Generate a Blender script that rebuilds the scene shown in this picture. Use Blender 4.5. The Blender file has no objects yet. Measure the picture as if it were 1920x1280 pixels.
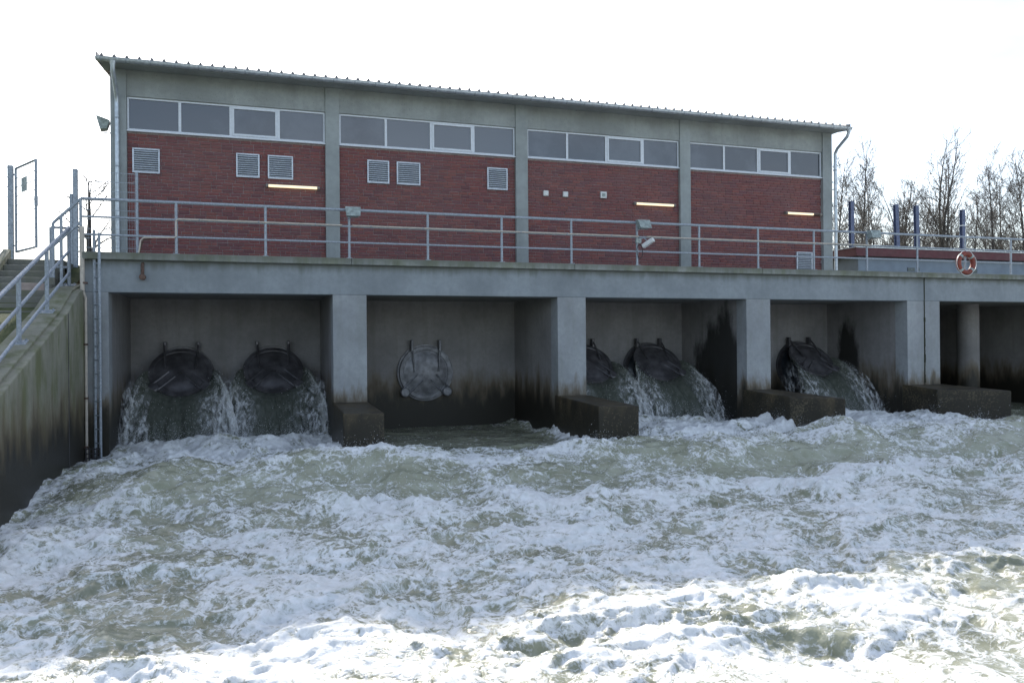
import bpy, math, random
import numpy as np
from mathutils import Vector, Matrix
R = math.radians
random.seed(7); rng = np.random.default_rng(7)
S = bpy.context.scene
COL = S.collection

# ------------------------------------------------------------ camera
a, b, r = R(18.387), R(0.128), R(-0.5)
F0 = Vector((math.sin(a)*math.cos(b), math.cos(a)*math.cos(b), math.sin(b)))
R0 = Vector((math.cos(a), -math.sin(a), 0)); U0 = R0.cross(F0)
RR = R0*math.cos(r) + U0*math.sin(r); UU = U0*math.cos(r) - R0*math.sin(r)
cam = bpy.data.cameras.new('camera'); camo = bpy.data.objects.new('camera', cam); COL.objects.link(camo)
M = Matrix((RR, UU, -F0)).transposed().to_4x4(); M.translation = Vector((3.425, -17.549, 0))
camo.matrix_world = M
cam.sensor_width = 36; cam.lens = 1499.4/1920*36; cam.clip_start = .1; cam.clip_end = 3000
S.camera = camo

# ------------------------------------------------------------ sky, sun, exposure
SUN_EL, SUN_AZ = R(33.5), R(3)            # azimuth from +Y towards +X
w = bpy.data.worlds.new('World'); S.world = w; w.use_nodes = True
nt = w.node_tree; nt.nodes.clear()
out = nt.nodes.new('ShaderNodeOutputWorld'); bg = nt.nodes.new('ShaderNodeBackground')
sky = nt.nodes.new('ShaderNodeTexSky'); sky.sky_type = 'NISHITA'; sky.sun_disc = False
sky.sun_elevation = SUN_EL; sky.sun_rotation = SUN_AZ; sky.dust_density = 1.3; sky.air_density = 1.0; sky.ozone_density = 1.2
tc = nt.nodes.new('ShaderNodeTexCoord'); mp = nt.nodes.new('ShaderNodeMapping'); mp.inputs['Scale'].default_value = (1.2, 1.2, 3.2)
nz = nt.nodes.new('ShaderNodeTexNoise'); nz.inputs['Scale'].default_value = 2.1; nz.inputs['Detail'].default_value = 7; nz.inputs['Roughness'].default_value = .55
rp = nt.nodes.new('ShaderNodeValToRGB'); rp.color_ramp.elements[0].position = .30; rp.color_ramp.elements[0].color = (.15,)*3+(1,)
rp.color_ramp.elements[1].position = .62; rp.color_ramp.elements[1].color = (.72,)*3+(1,)
mx = nt.nodes.new('ShaderNodeMix'); mx.data_type = 'RGBA'
L = nt.links.new
L(tc.outputs['Generated'], mp.inputs['Vector']); L(mp.outputs[0], nz.inputs['Vector']); L(nz.outputs['Fac'], rp.inputs[0])
hs = nt.nodes.new('ShaderNodeHueSaturation'); hs.inputs['Saturation'].default_value = .42; hs.inputs['Value'].default_value = 1.22   # thin cloud scatters the sky's own light, whiter
L(sky.outputs[0], hs.inputs['Color']); L(rp.outputs[0], mx.inputs[0]); L(sky.outputs[0], mx.inputs[6]); L(hs.outputs[0], mx.inputs[7])
L(mx.outputs[2], bg.inputs[0]); bg.inputs[1].default_value = .13; L(bg.outputs[0], out.inputs[0])
sun = bpy.data.lights.new('sun', 'SUN'); sun.energy = 2.9; sun.angle = R(1.2); sun.color = (1, .95, .87)
suno = bpy.data.objects.new('sun', sun); COL.objects.link(suno)
sd = Vector((math.sin(SUN_AZ)*math.cos(SUN_EL), math.cos(SUN_AZ)*math.cos(SUN_EL), math.sin(SUN_EL)))
suno.rotation_euler = sd.to_track_quat('Z', 'Y').to_euler(); suno.location = (0, 30, 30)
S.view_settings.view_transform = 'Standard'; S.view_settings.look = 'None'; S.view_settings.gamma = 1
S.view_settings.use_curve_mapping = False; S.view_settings.exposure = 0.95

# ------------------------------------------------------------ helpers
def tag(o, label=None, cat=None, group=None, kind=None):
    if label: o['label'] = label
    if cat: o['category'] = cat
    if group: o['group'] = group
    if kind: o['kind'] = kind
    return o
def wloc(o):
    v = Vector((0, 0, 0))
    while o: v += o.location; o = o.parent
    return v
def thing(name, label, cat, loc=(0, 0, 0), group=None):
    o = bpy.data.objects.new(name, None); COL.objects.link(o); o.location = loc; o.empty_display_size = .2
    return tag(o, label, cat, group)
class MB:
    def __init__(s): s.v = []; s.f = []
    def add(s, v, f):
        n = len(s.v); s.v += [tuple(p) for p in v]; s.f += [tuple(i+n for i in q) for q in f]; return s
    def box(s, x0, y0, z0, x1, y1, z1):
        return s.add([(x0,y0,z0),(x1,y0,z0),(x1,y1,z0),(x0,y1,z0),(x0,y0,z1),(x1,y0,z1),(x1,y1,z1),(x0,y1,z1)],
                     [(0,3,2,1),(4,5,6,7),(0,1,5,4),(1,2,6,5),(2,3,7,6),(3,0,4,7)])
    def prism(s, poly, axis, lo, hi):
        """poly: 2D points in the other two axes (in order), extruded along axis"""
        def P(p, t):
            q = list(p); q.insert(axis, t); return q
        n = len(poly)
        return s.add([P(p, lo) for p in poly]+[P(p, hi) for p in poly],
                     [tuple(range(n))[::-1], tuple(range(n, 2*n))]+[(i, (i+1) % n, (i+1) % n+n, i+n) for i in range(n)])
    def tube(s, pts, rad, n=8, cap=True):
        pts = [Vector(p) for p in pts]; k = len(pts); rads = rad if isinstance(rad, (list, tuple)) else [rad]*k
        vs = []; prev = None
        for i, p in enumerate(pts):
            d = (pts[min(i+1, k-1)]-pts[max(i-1, 0)]).normalized()
            if prev is None: u = d.orthogonal().normalized()
            else:
                u = prev-d*prev.dot(d); u = u.normalized() if u.length > 1e-6 else d.orthogonal().normalized()
            prev = u; v = d.cross(u)
            for j in range(n):
                t = 2*math.pi*j/n; vs.append(p+(u*math.cos(t)+v*math.sin(t))*rads[i])
        fs = [(i*n+j, i*n+(j+1) % n, (i+1)*n+(j+1) % n, (i+1)*n+j) for i in range(k-1) for j in range(n)]
        if cap: fs += [tuple(range(n))[::-1], tuple(range((k-1)*n, k*n))]
        return s.add(vs, fs)
    def lathe(s, prof, origin, axis, n=40, closed=True):
        """prof: (radius, along) pairs around axis through origin"""
        ax = Vector(axis).normalized(); u = ax.orthogonal().normalized(); v = ax.cross(u); o = Vector(origin); k = len(prof)
        vs = [o+ax*h+(u*math.cos(2*math.pi*j/n)+v*math.sin(2*math.pi*j/n))*q for q, h in prof for j in range(n)]
        fs = [(i*n+j, i*n+(j+1) % n, (i+1)*n+(j+1) % n, (i+1)*n+j) for i in range(k-1) for j in range(n)]
        if closed: fs += [tuple(range(n))[::-1], tuple(range((k-1)*n, k*n))]
        return s.add(vs, fs)
    def build(s, name, m, parent=None, bevel=0, smooth=False, kind=None, label=None, rot=None):
        me = bpy.data.meshes.new(name); o0 = wloc(parent) if parent else Vector((0, 0, 0))
        me.from_pydata([tuple(Vector(p)-o0) for p in s.v], [], s.f); me.update()
        if m: me.materials.append(m)
        if smooth: me.shade_smooth() if smooth is True else me.set_sharp_from_angle(angle=R(smooth))
        o = bpy.data.objects.new(name, me); COL.objects.link(o); o.parent = parent
        if bevel:
            bm = o.modifiers.new('bevel', 'BEVEL'); bm.width = bevel; bm.segments = 2; bm.limit_method = 'ANGLE'
        if kind: o['kind'] = kind
        if label: o['label'] = label
        return o
def sm(o, ang=35):
    o.data.shade_smooth(); o.data.set_sharp_from_angle(angle=R(ang)); return o

class NT:
    def __init__(s, name):
        s.m = bpy.data.materials.new(name); s.m.use_nodes = True; s.t = s.m.node_tree; s.b = s.t.nodes['Principled BSDF']
        s.pos = s.t.nodes.new('ShaderNodeNewGeometry')
    def n(s, ty, ins={}, **at):
        o = s.t.nodes.new('ShaderNode'+ty)
        for k, v in at.items(): setattr(o, k, v)
        for k, v in ins.items(): s.put(o.inputs[k], v)
        return o
    def put(s, sock, v):
        if isinstance(v, bpy.types.NodeSocket): s.t.links.new(v, sock)
        else: sock.default_value = v
    def P(s, scale=(1, 1, 1)):
        return s.n('Mapping', {'Vector': s.pos.outputs['Position'], 'Scale': scale}).outputs[0]
    def noise(s, scale, detail=6, rough=.55, vec=None, dist=0):
        return s.n('TexNoise', {'Vector': vec or s.pos.outputs['Position'], 'Scale': scale, 'Detail': detail, 'Roughness': rough, 'Distortion': dist}).outputs[0]
    def ramp(s, fac, lo, hi, a=0., b=1.):
        return s.n('MapRange', {0: fac, 1: lo, 2: hi, 3: a, 4: b}, interpolation_type='SMOOTHSTEP').outputs[0]
    def math(s, op, x, y=0.): return s.n('Math', {0: x, 1: y}, operation=op).outputs[0]
    def mix(s, f, x, y, blend='MIX'):
        o = s.n('Mix', {0: f, 6: x, 7: y}, data_type='RGBA', blend_type=blend); return o.outputs[2]
    def z(s): return s.n('SeparateXYZ', {0: s.pos.outputs['Position']}).outputs
    def bump(s, h, strength=.3, dist=.01):
        s.put(s.b.inputs['Normal'], s.n('Bump', {'Height': h, 'Strength': strength, 'Distance': dist}).outputs[0])
    def set(s, **k):
        for q, v in k.items(): s.put(s.b.inputs[q.replace('_', ' ')], v)
        return s
def c4(*c): return tuple(c)+(1,)
def simple(name, col, rough=.5, metal=0, var=.15, scale=20, bump=0):
    N = NT(name); f = N.noise(scale, 5); lo = c4(*[q*(1-var) for q in col]); hi = c4(*[min(1, q*(1+var)) for q in col])
    N.set(Base_Color=N.mix(N.ramp(f, .3, .7), lo, hi), Metallic=metal, Roughness=N.ramp(N.noise(scale*.6, 3), .3, .7, rough*.85, min(1, rough*1.15)))
    if bump: N.bump(f, bump, .005)
    return N.m
def concrete(name, base=(.36, .37, .35), z0=-.7, z1=-1.35, amount=1., band=None, green=.0, wet=None, streak=.5, speck=0):
    """poured concrete: blotches, run-down streaks, a brown tide band and black wet growth below"""
    N = NT(name); xyz = N.z()
    n1 = N.noise(.9, 8, .6); n2 = N.noise(9, 6, .6); st = N.noise(1., 6, .6, N.P((5, 5, .28)))
    c = N.mix(N.ramp(n1, .3, .7), c4(*[q*.80 for q in base]), c4(*[min(1, q*1.12) for q in base]))
    c = N.mix(N.math('MULTIPLY', N.ramp(st, .45, .75), streak), c, c4(base[0]*.62, base[1]*.62, base[2]*.55))
    c = N.mix(N.math('MULTIPLY', N.ramp(n2, .35, .7), .25), c, c4(*[q*.6 for q in base]))
    pit = N.noise(38, 3, .5); c = N.mix(N.ramp(pit, .66, .74), c, c4(*[q*.5 for q in base]))
    if green:
        g = N.math('MULTIPLY', N.ramp(N.noise(1.6, 7, .65, N.P((2, 2, .7))), .42, .68), green); c = N.mix(g, c, c4(.13, .145, .055))
    if band:      # dark growth running down from under the coping
        zz = N.math('ADD', xyz[2], N.math('MULTIPLY', st, .35)); c = N.mix(N.ramp(zz, band[1]+.17, band[0]+.17, 0, band[2]), c, c4(.075, .08, .05))
    zz = N.math('ADD', xyz[2], N.math('MULTIPLY', N.math('SUBTRACT', N.noise(1.3, 7, .62, N.P((2.6, 2.6, .7))), .5), 1.7))
    c = N.mix(N.ramp(zz, z0, z1, 0, .8*amount), c, c4(.135, .10, .055))
    c = N.mix(N.ramp(zz, (z0+z1)/2, z1-.35, 0, .95*amount), c, c4(.022, .021, .017))
    rough = N.ramp(zz, z0, z1-.4, .85, .45)
    if speck: c = N.mix(N.ramp(N.math('ADD', N.noise(24, 4, .65), N.math('MULTIPLY', N.noise(1.9, 4), .5)), .78, .92, 0, speck), c, c4(.20, .165, .105))
    if wet:       # soaked dark patch on a side wall: (y centre, z centre, y radius, z radius)
        for (xc, yc, zc, ry, rz) in wet:
            dy = N.math('DIVIDE', N.math('SUBTRACT', xyz[1], yc), ry); dz = N.math('DIVIDE', N.math('SUBTRACT', xyz[2], zc), rz)
            d = N.math('ADD', N.math('MULTIPLY', dy, dy), N.math('MULTIPLY', dz, dz))
            dx = N.math('ABSOLUTE', N.math('SUBTRACT', xyz[0], xc)); d = N.math('ADD', d, N.math('MULTIPLY', dx, 9.))
            d = N.math('ADD', d, N.math('MULTIPLY', N.math('SUBTRACT', N.noise(1.4, 8, .65, N.P((1, 1.3, .5))), .5), 3.4)); c = N.mix(N.ramp(d, 1.5, .6, 0, .93), c, c4(.018, .018, .016))
    N.set(Base_Color=c, Roughness=rough); N.b.inputs['Specular IOR Level'].default_value = .3
    N.bump(N.math('ADD', N.math('MULTIPLY', n2, .7), N.math('MULTIPLY', pit, .5)), .35, .012)
    return N.m

m_beam = concrete('concrete_beam', (.27, .30, .325), band=(1.74, 1.52, .55), streak=.2)
m_cop = concrete('concrete_coping', (.27, .285, .27), green=.45, band=(1.84, 1.7, .4))
m_pier = concrete('concrete_pier', (.32, .34, .36), z0=-.8, z1=-1.25, green=.1, streak=.2)
m_bay = concrete('concrete_bay', (.275, .268, .27), z0=-.55, z1=-1.25, streak=.4,
                 wet=[(15.6, 1.35, -1.25, 1.05, 2.05), (20.8, 2.35, -1.0, .5, 1.6)])
m_block = concrete('concrete_block', (.075, .065, .052), z0=-.2, z1=-1.25, amount=.96, green=.3, speck=.36)
m_wing = concrete('concrete_wing', (.29, .285, .225), z0=-.5, z1=-1.4, green=.7, streak=.55)
m_soffit = concrete('concrete_slab', (.24, .24, .23))
m_step = concrete('concrete_steps', (.20, .20, .18), green=.35, z0=-3, z1=-4)
m_col = concrete('concrete_column', (.34, .37, .375), z0=-9, z1=-10, streak=.22)
m_lint = concrete('concrete_lintel', (.335, .36, .36), z0=-9, z1=-10, streak=.3)
m_galv = simple('galvanised_steel', (.33, .37, .42), .6, .3, .2, 30)
m_zinc = simple('zinc', (.50, .55, .60), .38, .6, .15, 12)
m_roof = simple('roof_sheet', (.20, .20, .20), .5, .3, .2, 8)
m_frame = simple('white_frame', (.66, .70, .76), .35, 0, .06, 15)
m_vent = simple('aluminium', (.50, .54, .60), .4, .4, .1, 15)
m_ventd = simple('vent_dark', (.035, .045, .06), .6, 0, .2, 15)
m_mortar = simple('mortar', (.33, .28, .28), .95, 0, .25, 25, .4)
m_white = simple('white_plastic', (.68, .70, .70), .4, 0, .06, 20)
m_greybox = simple('weathered_grey', (.30, .35, .34), .55, .1, .3, 14)
m_black = simple('black_rubber', (.018, .018, .02), .5, 0, .2, 20)
m_rust = simple('rusty_pipe', (.12, .075, .06), .7, .3, .4, 30, .3)
m_pvc = simple('pale_conduit', (.52, .47, .41), .5, 0, .12, 10)
m_red = simple('red_fascia', (.105, .018, .028), .5, 0, .15, 6)
m_annex = simple('annex_render', (.26, .31, .38), .85, 0, .08, 3)
m_blue = simple('blue_steel', (.10, .12, .20), .5, .2, .2, 9)
m_orange = simple('lifebuoy_orange', (.20, .036, .022), .5, 0, .2, 8)
m_bark = simple('bark', (.085, .075, .07), .9, 0, .35, 3)
m_twig = simple('twig_bark', (.14, .122, .11), .9, 0, .3, 2)
m_iron = simple('cast_iron', (.20, .205, .225), .5, .45, .3, 7, .3)
m_irond = simple('cast_iron_wet', (.095, .092, .10), .4, .3, .4, 4, .3)
m_lamp = simple('lamp_housing', (.22, .20, .18), .5, 0, .1, 10)
def brickmat(name, island):
    N = NT(name)
    rnd = N.pos.outputs['Random Per Island'] if island else N.n('ObjectInfo').outputs['Random']
    cr = N.n('ValToRGB', {0: rnd}); e = cr.color_ramp.elements
    e[0].color = c4(.15, .068, .078); e[1].color = c4(.28, .105, .095)
    for p, c in ((.25, (.215, .083, .082)), (.5, (.24, .088, .085)), (.68, (.19, .088, .10)), (.85, (.23, .09, .08))):
        q = e.new(p); q.color = c4(*c)
    nz = N.noise(26, 5, .6); col = N.mix(N.ramp(nz, .3, .75, 0, .5), cr.outputs[0], c4(.12, .055, .055))
    big = N.noise(.7, 4); col = N.mix(N.ramp(big, .4, .7, 0, .22), col, c4(.20, .13, .13))
    N.set(Base_Color=col, Roughness=.85); N.b.inputs['Specular IOR Level'].default_value = .25; N.bump(nz, .5, .006); return N.m
m_brick, m_bricks = brickmat('brick_single', False), brickmat('brick_island', True)
def glassmat():
    N = NT('window_glass'); d = N.math('ADD', N.noise(.9, 5, .6), N.math('MULTIPLY', N.math('SUBTRACT', N.n('ObjectInfo').outputs['Random'], .5), .8))
    N.set(Base_Color=N.mix(N.ramp(d, .35, .7), c4(.055, .062, .078), c4(.10, .112, .135)), Roughness=N.ramp(d, .3, .7, .04, .12))
    N.b.inputs['Specular IOR Level'].default_value = .9; return N.m
m_glass = glassmat()
def tubemat(st):
    N = NT('lit_tube'); N.set(Base_Color=c4(.8, .75, .6)); N.b.inputs['Emission Color'].default_value = c4(1, .80, .48); N.b.inputs['Emission Strength'].default_value = st; return N.m
m_tube = tubemat(.55)
def grassmat():
    N = NT('grass'); f = N.noise(2.2, 6); N.set(Base_Color=N.mix(N.ramp(f, .3, .7), c4(.045, .06, .02), c4(.11, .12, .04)), Roughness=.9); N.bump(N.noise(40, 4), .6, .03); return N.m
m_grass = grassmat()
m_blade = simple('grass_blade', (.075, .10, .03), .7, 0, .4, 6)

# ------------------------------------------------------------ numpy noise
def make_perm(seed):
    g = np.random.default_rng(seed); p = g.permutation(256); return np.concatenate([p, p]), g.uniform(0, 2*np.pi, 256)
_pc = {}
def pn(x, y, seed=0):
    if seed not in _pc: _pc[seed] = make_perm(seed)
    p, ang = _pc[seed]
    xi = np.floor(x).astype(np.int64); yi = np.floor(y).astype(np.int64); xf = x-xi; yf = y-yi; xi &= 255; yi &= 255
    u = xf*xf*xf*(xf*(xf*6-15)+10); v = yf*yf*yf*(yf*(yf*6-15)+10)
    def g(ix, iy, dx, dy):
        t = ang[p[p[ix & 255]+(iy & 255)]]; return np.cos(t)*dx+np.sin(t)*dy
    n00 = g(xi, yi, xf, yf); n10 = g(xi+1, yi, xf-1, yf); n01 = g(xi, yi+1, xf, yf-1); n11 = g(xi+1, yi+1, xf-1, yf-1)
    return ((n00*(1-u)+n10*u)*(1-v)+(n01*(1-u)+n11*u)*v)*1.5
def fbm(x, y, o=4, seed=0, gain=.5):
    s = 0; A = 1; t = 0
    for i in range(o): s = s+A*pn(x*2**i+17.3*i, y*2**i-9.1*i, seed+i); t += A; A *= gain
    return s/t
def ss(x, lo, hi):
    t = np.clip((x-lo)/(hi-lo), 0, 1); return t*t*(3-2*t)

# ------------------------------------------------------------ ground
WL = -2.2
def build_ground():
    xs = np.concatenate([[-600, -200, -60, -25, -12], np.arange(-7, .01, .35), [.2]])
    ys = np.concatenate([[-400, -150, -60, -30, -18], np.arange(-12, 2.4, .4), [3.4]])
    X, Y = np.meshgrid(xs, ys, indexing='ij'); Z = np.clip(1.12+.345*Y, -2.6, 1.78)+.03*fbm(X*1.3, Y*1.3, 3, 50)
    Z[Y > 2.2] = 1.78
    n, m = X.shape; V = np.stack([X, Y, Z], -1).reshape(-1, 3).tolist()
    Fc = [(i*m+j, (i+1)*m+j, (i+1)*m+j+1, i*m+j+1) for i in range(n-1) for j in range(m-1)]
    g = MB(); g.add(V, Fc)
    g.add([(-600, 3.4, 1.78), (34, 3.4, 1.78), (600, 3.4, 1.78), (600, 1500, 1.78), (-600, 1500, 1.78)], [(0, 1, 2, 3, 4)])     # land behind the station
    g.add([(34, 3.4, 1.78), (600, 3.4, 1.78), (600, -6, -3.2), (34, -6, -3.2)], [(0, 3, 2, 1)])                               # far bank beyond the outfall
    g.add([(-600, -60, 1.5), (600, -60, 1.5), (600, -1200, 1.5), (-600, -1200, 1.5), (-600, -44, -3.2), (600, -44, -3.2)], [(0, 3, 2, 1), (0, 1, 5, 4)])
    o = g.build('ground', m_grass); tag(o, kind='structure')
build_ground()

# ------------------------------------------------------------ water
def bays(X): return ss(X, .4, 1.2)*(1-ss(X, 5.3, 6.1)) + ss(X, 10.6, 11.3)*(1-ss(X, 15.7, 16.4)) + ss(X, 15.9, 16.5)*(1-ss(X, 20.8, 21.6))
def water_fields(X, Y):
    wx = X+.45*fbm(X*.7, Y*.7, 3, 1)+.16*fbm(X*2.3, Y*2.3, 3, 5); wy = Y+.45*fbm(X*.7+31, Y*.7, 3, 2)+.16*fbm(X*2.3+7, Y*2.3, 3, 6)
    calm = ss(X, 5.6, 6.3)*(1-ss(X, 9.7, 10.5))*ss(Y, -2.6, -.6) + ss(X, 21.6, 22.6)*ss(Y, -3.0, -1.0)
    calm = np.clip(calm, 0, 1); turb = 1-.75*calm
    inbay = np.clip(bays(X), 0, 1)*ss(Y, -2.6, -1.6)
    far = ss(-Y, 8, 30)
    # standing wave below the outfalls
    Yc = -3.7+.6*fbm(X*.45, X*0+3.1, 2, 11)-.35*np.exp(-((X-8.2)/1.3)**2)
    amp = (.36*ss(X, .3, 1.6)*(1-.55*np.exp(-((X-8.2)/1.6)**2))*(1-.3*ss(X, 20, 26)))*(.85+.85*fbm(X*.75, Y*.25, 2, 12))
    d = Y-Yc; hump = amp*np.where(d > 0, np.exp(-(d/.85)**2), np.exp(-(d/1.5)**2))
    hump = hump-.24*ss(-d, -.4, 2.6)*ss(X, -1, .6)
    face = np.exp(-((d+1.15)/1.3)**2)*ss(X, .2, 1.4)*(1-.6*np.exp(-((X-8.2)/1.4)**2))
    d2 = Y-(-6.9+.8*fbm(X*.4, X*0+8, 2, 14)); hump = hump+.13*np.exp(-(d2/.7)**2)*(.6+fbm(X*.6, X*0+5, 2, 15))
    foot = np.exp(-((d+2.9+1.3*fbm(X*.8, Y*.5, 3, 16))/.5)**2)*ss(X, .3, 1.2)*ss(fbm(X*.7+5, Y*.3, 2, 17), -.35, .35)
    # chop: peaked crests, broad troughs
    def rid(f, sd, sx=1., sy=1.): return 1-2*np.abs(pn(wx*f*sx, wy*f*sy, sd))
    chop = .20*fbm(wx*.50, wy*.75, 2, 20)+.115*rid(.60, 21, .75)*.6+.095*rid(1.25, 22, .85)*.7+.045*rid(2.6, 23)*.8+.022*rid(5.1, 24)+.010*rid(9.7, 25)
    chop = chop-.03
    h = hump+chop*turb*(.8+.5*inbay)*(1-.4*far)
    h = h+foot*turb*(.07+.10*np.maximum(0, rid(1.6, 28)-.1)+.06*rid(3.7, 29)+.03*pn(wx*9, wy*9, 38))
    h = h+inbay*.10*(fbm(X*2.2, Y*2.2, 3, 27)+.5)
    # water piling up round the pier noses
    col = 0
    for (bx0, bx1, by) in ((5.18, 5.94, -2.05), (10.38, 11.14, -2.5), (15.58, 16.34, -2.2), (20.78, 21.95, -1.6)):
        dx = np.maximum(np.maximum(bx0-X, X-bx1), 0); dy = np.maximum(by-Y, 0); col = col+np.exp(-np.sqrt(dx*dx+dy*dy)/.22)*(Y < .3)
    col = np.clip(col, 0, 1)*turb; h = h+col*(.05+.12*np.maximum(0, pn(wx*3.1, wy*3.1, 41))+.05*rid(5.5, 42))
    # foam cover
    f1 = fbm(wx*.62, wy*.85, 4, 30); f2 = rid(2.1, 31); f3 = rid(4.6, 32); f4 = fbm(wx*9, wy*9, 3, 33)
    lap = rid(1.25, 22)*.25+rid(2.6, 23)*.2
    dens = .60+.80*f1+.20*(f2-.4)+.16*(f3-.4)+.12*f4+.35*lap-.40*face*(1-.35*ss(fbm(wx*1.5, wy*.5, 3, 35), 0, .5))+.28*inbay-.78*calm-.10*far
    crest = np.exp(-((d-.25)/.35)**2); dens = dens+.12*crest+.25*foot+.35*col
    glass = np.clip(face-calm, 0, 1)
    h = h+.020*ss(dens, .35, .8)*(1+.9*pn(wx*11, wy*11, 36))*turb
    return WL+h, np.clip(dens, 0, 1.2), glass, calm
def build_water():
    xs = np.concatenate([np.arange(.15, 12, .0275), np.arange(12, 27, .045), np.arange(27, 60, .4), [75, 120, 300, 600]])
    ys = np.concatenate([[-60, -50, -42, -36, -31, -27, -24, -21.5, -19.5, -18], np.arange(-17, -12.6, .2), np.arange(-12.5, -8, .021), np.arange(-8, 3.25, .03)])
    X, Y = np.meshgrid(xs, ys, indexing='ij'); n, m = X.shape
    Z, D, G, Cm = water_fields(X, Y)
    V = np.stack([X, Y, Z], -1).reshape(-1, 3)
    i = np.arange(n-1)[:, None]*m; j = np.arange(m-1)[None]; q = (i+j)
    Fq = np.stack([q, q+m, q+m+1, q+1], -1).reshape(-1, 4)
    me = bpy.data.meshes.new('water'); me.vertices.add(len(V)); me.vertices.foreach_set('co', V.ravel())
    me.loops.add(Fq.size); me.loops.foreach_set('vertex_index', Fq.ravel()); me.polygons.add(len(Fq))
    me.polygons.foreach_set('loop_start', np.arange(0, Fq.size, 4)); me.update(calc_edges=True); me.shade_smooth()
    for nm, A in (('foam', D), ('glass', G)):
        at = me.attributes.new(nm, 'FLOAT', 'POINT'); at.data.foreach_set('value', A.ravel().astype(np.float32))
    return me
def watermat(name, jet=False):
    N = NT(name); P = N.pos.outputs['Position']
    dens = N.n('Attribute', attribute_name='foam').outputs['Fac']; glass = N.n('Attribute', attribute_name='glass').outputs['Fac']
    wv = N.n('TexNoise', {'Vector': P, 'Scale': 2.6, 'Detail': 4}).outputs[1]
    warp = N.n('VectorMath', {0: P, 1: N.n('VectorMath', {0: wv, 3: .35}, operation='SCALE').outputs[0]}, operation='ADD').outputs[0]
    fine = N.noise(11, 7, .62, warp); lace = N.n('TexVoronoi', {'Vector': warp, 'Scale': 4.6}, feature='DISTANCE_TO_EDGE').outputs['Distance']
    lace2 = N.n('TexVoronoi', {'Vector': warp, 'Scale': 22.}, feature='DISTANCE_TO_EDGE').outputs['Distance']
    bub = N.noise(75, 3, .6)
    if jet: fine = N.noise(1., 6, .6, N.P((13, 9, 1.6)))
    t = N.math('ADD', dens, N.math('MULTIPLY', N.math('SUBTRACT', fine, .5), .5 if jet else .75))
    t = N.math('ADD', t, N.math('MULTIPLY', N.ramp(lace, .0, .20, 1, 0), 0. if jet else .14)); t = N.math('ADD', t, N.math('MULTIPLY', N.ramp(lace2, .0, .16, 1, 0), 0. if jet else .10)); t = N.math('ADD', t, N.math('MULTIPLY', N.math('SUBTRACT', N.noise(30, 5, .6, warp), .5), .30))
    if not jet:      # stringy foam: thin warped ridges at three sizes
        for sc_, wt, wd_ in ((3.2, .30, .075), (7.5, .26, .085), (17., .16, .10)):
            rd = N.math('ABSOLUTE', N.math('SUBTRACT', N.noise(sc_, 3, .5, warp, .6), .5)); t = N.math('ADD', t, N.math('MULTIPLY', N.ramp(rd, 0., wd_, 1, 0), wt))
        t = N.math('SUBTRACT', t, .20)
    mask = N.ramp(t, .47, 1.05)
    fo = N.mix(N.ramp(fine, .35, .7), c4(.70, .71, .69), c4(.88, .89, .89)); 
    tv = N.noise(1.7, 5, .6)
    wa = N.mix(N.ramp(tv, .35, .7), c4(.21, .215, .14), c4(.33, .34, .25))
    wa = N.mix(N.math('MULTIPLY', N.ramp(fine, .42, .72), .55), wa, c4(.42, .42, .35))       # bubbles just under the surface
    wa = N.mix(N.math('MULTIPLY', glass, .6), wa, N.mix(N.ramp(tv, .35, .7), c4(.34, .35, .25), c4(.45, .46, .36)))       # aerated water in the standing wave
    if jet: wa = N.mix(N.ramp(fine, .3, .7), c4(.075, .084, .07), c4(.115, .125, .108))
    N.set(Base_Color=N.mix(mask, wa, fo), Roughness=N.n('MapRange', {0: mask, 3: .09, 4: .55}).outputs[0])
    N.b.inputs['Specular IOR Level'].default_value = .45; N.b.inputs['IOR'].default_value = 1.33
    hh = N.math('ADD', N.math('MULTIPLY', fine, 1.), N.math('MULTIPLY', N.math('MULTIPLY', bub, mask), .45))
    hh = N.math('ADD', hh, N.math('MULTIPLY', mask, .35)); hh = N.math('ADD', hh, N.math('MULTIPLY', N.noise(34, 4, .6, warp), .35))
    N.bump(hh, .12 if jet else .38, .03); return N.m
def spraymat():
    N = NT('spray_veil'); st = N.noise(1., 7, .68, N.P((11, 8, 2.6))); f = N.n('Attribute', attribute_name='foam').outputs['Fac']
    al = N.math('MULTIPLY', N.ramp(st, .40, .72), N.math('MULTIPLY', f, .95))
    N.set(Base_Color=c4(.80, .82, .84), Roughness=.7, Alpha=al); return N.m
m_spray = spraymat()
m_water = watermat('white_water'); m_jet = watermat('falling_water', True)
wme = build_water(); wme.materials.append(m_water)
wo = bpy.data.objects.new('water', wme); COL.objects.link(wo); tag(wo, kind='structure')
def water_z(x, y): return float(water_fields(np.array([float(x)]), np.array([float(y)]))[0][0])

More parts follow.
